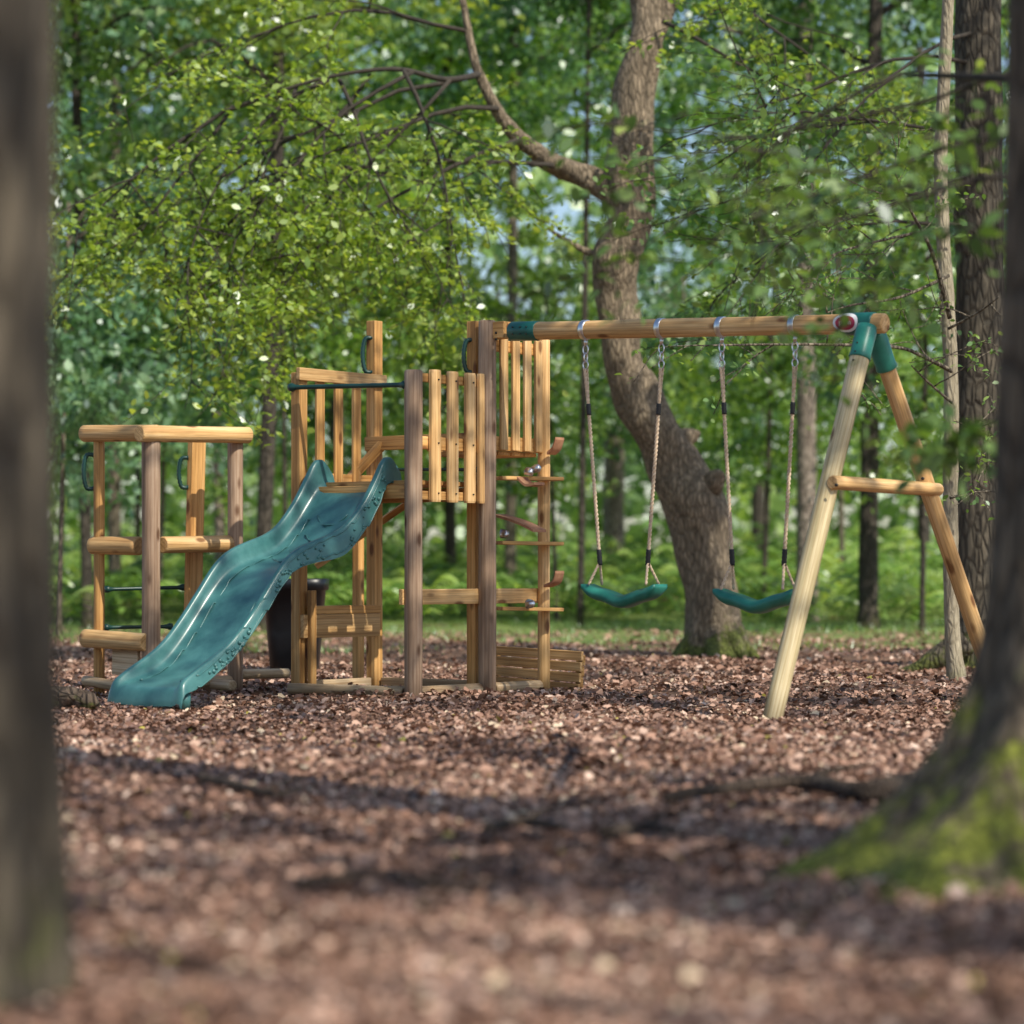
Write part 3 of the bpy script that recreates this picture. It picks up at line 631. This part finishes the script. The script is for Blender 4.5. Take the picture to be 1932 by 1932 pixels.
def flare_tree(name,loc,r0,label,mat,lobes,fl,fh,H=9,lean=(0,0),seed=1,taper=.04):
    t=thing(name,loc,label,'tree'); mb=MB(); n=110; zs=[-.08,-.02,.02,.05,.09,.13,.18,.24,.31,.4,.5,.62,.76,.92,1.1,1.4,1.8,2.3,3,4,5.5,7,H]
    for z in zs:
        for k in range(n):
            a=2*math.pi*k/n; l=sum(w*max(0,math.cos(a-c))**p for c,w,p in lobes)
            fz=math.exp(-max(z,-.02)/fh); r=r0*(1-taper*max(z,0))+fl*fz*(.35+l)
            r*=1+.09*mnoise.noise(Vector((math.cos(a)*2.2,math.sin(a)*2.2,z*1.1+seed)))+.05*mnoise.noise(Vector((math.cos(a)*7,math.sin(a)*7,z*2+seed)))
            mb.v.append(Vector(loc)+Vector((r*math.cos(a)+lean[0]*z,r*math.sin(a)+lean[1]*z,z)))
    for i in range(len(zs)-1):
        for k in range(n): mb.f.append((i*n+k,i*n+(k+1)%n,(i+1)*n+(k+1)%n,(i+1)*n+k))
    mb.build('trunk',mat,t); return t
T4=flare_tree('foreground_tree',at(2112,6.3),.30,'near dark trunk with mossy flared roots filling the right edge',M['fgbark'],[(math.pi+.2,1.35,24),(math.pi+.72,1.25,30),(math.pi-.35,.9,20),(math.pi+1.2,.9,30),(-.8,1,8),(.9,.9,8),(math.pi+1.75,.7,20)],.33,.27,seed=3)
T5=flare_tree('foreground_tree',at(-158,4.3),.228,'near smooth brown trunk filling the left edge',M['fgbark_left'],[(.2,.4,6),(-.9,.5,6),(2,.5,6),(4,.5,6)],.05,.25,lean=(.002,0),seed=8,taper=.01)
gob=[crown_mesh('dapple_canopy_leaves',(3.2,3.2,1.0),60,44,.14,M['leaf'],60,(.18,.38),.9,.5),crown_mesh('dapple_canopy_leaves',(3.2,3.2,1.0),74,58,.14,M['leaf'],61,(.2,.42),.9,.5)]  # unseen overhead crowns, leaf density shaped to dapple the sunlight
def dapple_canopy(tree,c,rot,sc=(1,1,1),which=0):
    leafobj('crown',gob[which],tree,Vector(c),(0,0,rot),sc)
    mb=MB(); base=WM[tree.name].translation; r=random.Random(int(rot*10))
    for k in range(7):
        a=k*.9+rot; e=Vector(c)+Vector((math.cos(a)*2.2,math.sin(a)*2.2,r.uniform(-.3,.6))); s=Vector((base.x,base.y,c[2]-1.6)); mb.ring_tube(crom([s,(s+e)/2+UP*.3,e],5),[.045-.004*i for i in range(11)],7)
    mb.build('branches',M['darkbark'],tree)
dapple_canopy(T4,(2.9,8.6,8.6),.3); dapple_canopy(T5,(-1.2,4.2,8.3),1.9,which=1)
sp=Spray(44)
for (px,py,D,dx,dy,dz,L) in ((1960,330,8.5,-1,.2,-.1,1.0),(1960,230,8.8,-1,.2,-.15,1.3),(1965,120,9,-1,.2,-.05,1.4),(1945,760,8,-1,.1,-.35,.35),(1700,140,9,-1,.2,-.2,1.0)):
    sp.grow(W(px,py,D),(dx,dy,dz),L,.010,2,.35,4,9)
sp.mb.ring_tube([W(2070,50,7),W(1980,150,8.5),W(1700,140,9)],[.03,.02,.008],8)
sp.finish(T4,M['twig'],M['leaf'],.075,3,bn='twigs',vb=.3)
for loc,c,rot,sc,w,lab in (((8.2,9.2,0),(6.0,9.4,8.8),2.2,(.95,.95,1),0,'added tall shade tree out of frame to the right, level with the swing beam'),((7.2,-1.6,0),(5.2,-.1,8.8),4.,(1.1,1.05,1),1,'added tall shade tree standing behind and right of the camera'),((9.5,16.5,0),(7.0,16.6,9.6),5.1,(.9,1,1),0,'added tall shade tree standing out of frame to the right beyond the swings')):
    t=thing('added_shade_tree',loc,lab,'tree'); mb=MB(); b=Vector(loc); mb.ring_tube([b-UP*.1,b+UP*.3,b+UP*4,b+UP*8.0],[.34,.25,.2,.12],16,.08,3); mb.build('trunk',M['darkbark'],t); dapple_canopy(t,c,rot,sc,w)  # unseen trees added to cast dappled shade on foreground, swings and oak
protoT=[crown_mesh('tall_crown',(3.3,3.3,3.6),58,100,.19,M[m],70+i,(.4,.85)) for i,m in enumerate(('leaf','leafyel','leafcool'))]
protoU=[crown_mesh('young_crown',(2.1,2.1,2.1),58,95,.125,M[m],80+i,(.22,.55)) for i,m in enumerate(('leaf','leafyel','leafcool'))]
rb=random.Random(9)
def bgtree(px,D,w,topdx,kind,bk_,zc,sc,which,label,name,curve=0,grp=None):
    base=at(px,D); t=thing(name,base,label,'tree',grp); r=w*D/F/2
    top=base+Vector((topdx*D/F,0,zc+1.5)); mid=base.lerp(top,.5)+Vector((curve*D/F,0,0))
    P=crom([base-UP*.15,base+UP*.25,base.lerp(mid,.55),mid,mid.lerp(top,.5)+Vector((curve*D/F*.3,0,0)),top],4); n=len(P)
    mb=MB(); mb.ring_tube(P,[r*(1.5 if i==0 else 1.15 if i<4 else 1-.45*i/n) for i in range(n)],12,.08,px)
    for k in range(6):
        a=rb.uniform(0,6.28); s=P[n-3-k%4]; L=(2.2 if kind=='T' else 1.3)*sc; mb.ring_tube(crom([s,s+Vector((math.cos(a)*L*.5,math.sin(a)*L*.5,.5)),s+Vector((math.cos(a)*L,math.sin(a)*L,rb.uniform(-.2,.7)))],3),[r*.4,r*.33,r*.28,r*.23,r*.18,r*.12,r*.08],6)
    mb.build('trunk',M[bk_],t)
    me=(protoT if kind=='T' else protoU)[which]; leafobj('crown',me,t,Vector((top.x,top.y,zc)),(rb.uniform(-.15,.15),0,rb.uniform(0,6.28)),(sc,sc,sc*rb.uniform(.9,1.15)))
for a in ((165,34,26,-30,'T','darkbark',8.9,.9,0,'slim dark trunk seen behind the far left posts of the low deck',0),
 (215,40,28,5,'T','slimbark',9.8,1.0,2,'blurred brown trunk high above the low deck',0),
 (365,46,26,5,'T','palebark',10.4,1.1,1,'faint pale trunk far behind the slide foot',0),
 (418,44,24,-30,'T','palebark',9.4,1.,0,'pale trunk showing just right of the low deck posts',0),
 (492,32,34,30,'T','darkbark',8.4,.9,1,'dark bent trunk rising between the low deck and the tower',14),
 (640,58,26,0,'T','slimbark',10,1.2,0,'faint trunk directly behind the tower left slats',0),
 (850,44,26,-10,'T','darkbark',10.2,1.1,1,'faint trunk behind the three near slats',0),
 (962,42,26,10,'T','slimbark',10.4,.9,2,'dim trunk seen just right of the tallest grey post',0),
 (1095,35,15,20,'T','darkbark',9.0,.7,0,'very thin dark stem left of the first swing seat',0),
 (1158,50,46,5,'T','palebark',12.6,1.0,2,'pale sunlit trunk between the ropes of the first swing',0),
 (1430,60,30,0,'T','darkbark',11,1.2,1,'dim trunk between the ropes of the second swing',0),
 (1522,38,44,-4,'T','palebark',10.5,.9,2,'pale pinkish trunk catching sun right of the second swing',0),
 (1638,34,42,25,'T','darkbark',9.4,.9,0,'dark grey trunk seen through the splayed swing legs',-6),
 (1745,52,30,-10,'T','darkbark',10,1.1,2,'dim trunk left of the slender sapling',0)):
    bgtree(*a[:10],'woodland_tree',a[10])
for a in ((110,29,12,20,'U','slimbark',3.5,1.05,2,'pale bluish green young tree behind the low deck'),
 (300,36,12,20,'U','slimbark',3.9,1.15,2,'leafy young tree between the low deck and slide top'),
 (540,34,10,-10,'U','darkbark',5.0,1.0,1,'sunlit young tree above the slide'),
 (620,44,12,10,'U','darkbark',4.2,1.4,0,'wide young tree behind the tower safety bar'),
 (790,38,12,10,'U','slimbark',4.2,1.2,1,'bright young tree behind the near slatted panel'),
 (930,46,12,10,'U','slimbark',4.4,1.5,0,'young tree behind the tallest grey post'),
 (1050,37,10,-20,'U','darkbark',3.3,.75,0,'small leafy tree left of the first swing rope'),
 (1290,48,12,0,'U','slimbark',4.8,1.4,2,'broad young tree behind the crooked oak'),
 (1440,40,12,20,'U','darkbark',3.8,1.0,1,'young tree hanging low behind the second swing'),
 (1590,45,12,-10,'U','slimbark',5.0,1.4,1,'young tree rising behind the crossbar'),
 (1740,31,12,10,'U','darkbark',4.0,1.0,0,'dark young tree behind the slender sapling'),
 (1930,34,12,0,'U','darkbark',4.4,1.3,2,'young tree mostly hidden by the near right trunk'),
 (20,36,12,0,'U','darkbark',4.6,1.3,0,'young tree mostly hidden by the near left trunk'),
 (260,46,12,0,'U','darkbark',7.2,1.5,1,'bright tall young tree at the upper left')):
    bgtree(*a,'young_tree')
g=np.random.default_rng(2); N=44000
x=g.uniform(-30,30,N); y=g.uniform(60,84,N); z=g.uniform(0,1,N)**1.15*28
keep=(np.sin(x*.55+y*.2)+np.sin(z*.62+x*.3)+np.sin(x*1.3-z*.9+y*.5)*.8+g.normal(size=N)*.6)>np.where(z<7.5,-9,-.6+z*.05)
C=np.stack([x,y,z],-1)[keep]; v=.5+.3*np.sin(C[:,0]*.9+C[:,2]*.7)+g.normal(size=len(C))*.2
me=leaf_mesh('far_leaves',C,.72*g.uniform(.5,1.3,len(C)),v,M['leaffar'],.3,.1,rg=g,k=4); o=bpy.data.objects.new('distant_wood',me); COL.objects.link(o); tag(o,'distant wall of green woodland foliage behind everything','trees',kind='stuff')
def bracken():
    g=random.Random(6); V_=[];val=[]
    for i in range(2400):
        y=g.uniform(33,50) if i%3 else g.uniform(38,60); hw=.22*y+3; x=g.uniform(-hw,hw)
        if y<37 and g.random()<.6: continue
        a=g.uniform(0,6.28); L=g.uniform(.6,1.4); h=g.uniform(.6,1.15)*(1+max(0,y-34)/50); d=Vector((math.cos(a),math.sin(a),0)); s=Vector((-d.y,d.x,0)); vv=g.uniform(.1,.95); z0=float(gz(x,y))
        for j in range(2,13):
            t=j/13; p=Vector((x,y,z0))+d*(L*t)+UP*(h*(1.9*t-1.35*t*t)); w=.32*(1-t)**.8*(1 if t>.25 else t*3)
            for sg in (-1,1):
                e=p+s*(sg*w)+d*.07-UP*.07; q=d*.042; V_+=[tuple(p-q),tuple(p+q),tuple(e+q*.5),tuple(e-q*.5)]; val.append(vv+g.uniform(-.2,.25))
    me=poly_mesh('fronds',np.array(V_),4,np.array(val),M['fern']); o=bpy.data.objects.new('bracken',me); COL.objects.link(o); tag(o,'bright green bracken fern carpet at the far edge of the clearing','ferns',kind='stuff')
bracken()
def grass():
    g=np.random.default_rng(12); N=26000; y=g.uniform(23,40,N); x=g.uniform(-1,1,N)*(.22*y+2)
    k=(np.sin(x*1.1+y*.7)+np.sin(y*1.9-x*.5)+g.normal(size=N)*.5+ (y-31)*.13)>.3; x=x[k];y=y[k]; n=len(x); a=g.uniform(0,6.28,n); h=g.uniform(.03,.11,n)
    dx=np.cos(a)*.008;dy=np.sin(a)*.008; z=gz(x,y); lx=g.normal(size=n)*.03; ly=g.normal(size=n)*.03
    P=np.stack([np.stack([x-dx,y-dy,z],-1),np.stack([x+dx,y+dy,z],-1),np.stack([x+lx,y+ly,z+h],-1)],1).reshape(-1,3)
    me=poly_mesh('blades',P,3,g.uniform(.3,1,n),M['fern']); o=bpy.data.objects.new('grass',me); COL.objects.link(o); tag(o,'thin patchy grass between leaf litter and bracken','grass',kind='stuff')
grass()
# ------------------------------------------------------------------ sticks and stump
def stick(pts,r,label,name='fallen_branch',rough=.2):
    P=[]
    for px,py in pts:
        D=CH*F/(py-HZ); q=at(px,D); P.append(q+UP*(r*.6+.03+float(gz(q.x,q.y))))
    t=crom(P,5); n=len(t); mb=MB(); mb.ring_tube(t,[r*(1-.6*i/n) for i in range(n)],9,rough,px,freq=4)
    j=t[n//2]; mb.ring_tube(crom([j,j+Vector((.08,.07,.03)),j+Vector((.22,.1,.05))],4),[r*.5*(1-.09*i) for i in range(9)],7)
    o=mb.build(name,M['stickbark'],None); tag(o,label,'branch')
stick([(1755,1492),(1640,1512),(1520,1492),(1400,1500),(1255,1516)],.038,'long dark fallen branch lying left of the mossy right roots')
stick([(380,1490),(450,1500),(520,1512),(570,1500)],.018,'short dark twig on the leaves in front of the slide')
stick([(920,1570),(980,1555),(1060,1566)],.02,'small curved dark stick low in the middle foreground')
stick([(1140,1580),(1210,1562),(1275,1568)],.02,'small dark stick between the middle twig and mossy roots')
stick([(560,1705),(700,1690),(840,1715),(960,1700)],.014,'thin stick lying closest to the camera at the bottom')
st=thing('stump',at(140,13.6),'small mossy stump beside the near left trunk','stump')
mb=MB(); c=at(135,13.5); mb.ring_tube([c+Vector((-.16,0,.03)),c+Vector((-.12,0,.06)),c+Vector((0,0,.065)),c+Vector((.12,-.05,.04)),c+Vector((.15,-.06,.02))],[.05,.06,.055,.045,.02],12,.3,5,freq=6); mb.build('log',bark('mossy_bark',(.05,.04,.03),(.2,.14,.1),.8,.2),st)
# ------------------------------------------------------------------ light, world, camera
el=math.radians(46); az=Vector((.68,-.733)); sd=Vector((az.x*math.cos(el),az.y*math.cos(el),math.sin(el)))
l=bpy.data.lights.new('sun','SUN'); l.energy=5; l.angle=math.radians(.5); l.color=(1,.93,.80)
lo=bpy.data.objects.new('sun',l); COL.objects.link(lo); lo.rotation_euler=sd.to_track_quat('Z','Y').to_euler()
w=bpy.data.worlds.new('World'); S.world=w; w.use_nodes=True; nt=w.node_tree; nt.nodes.clear()
sk=nt.nodes.new('ShaderNodeTexSky'); sk.sky_type='NISHITA'; sk.sun_disc=False; sk.sun_elevation=el; sk.sun_rotation=math.atan2(sd.x,sd.y)
bg=nt.nodes.new('ShaderNodeBackground'); bg.inputs[1].default_value=.15; ou=nt.nodes.new('ShaderNodeOutputWorld'); nt.links.new(sk.outputs[0],bg.inputs[0]); nt.links.new(bg.outputs[0],ou.inputs[0])
S.view_settings.view_transform='Standard'; S.view_settings.look='None'; S.view_settings.exposure=0
cd=bpy.data.cameras.new('camera'); cam=bpy.data.objects.new('camera',cd); COL.objects.link(cam); S.camera=cam
cam.location=(0,0,CH); cam.rotation_euler=(math.pi/2,0,0); cd.sensor_width=36; cd.lens=F/1932*36; cd.shift_y=(HZ-966)/1932; cd.clip_end=500
cd.dof.use_dof=True; cd.dof.focus_distance=15; cd.dof.aperture_fstop=1.6
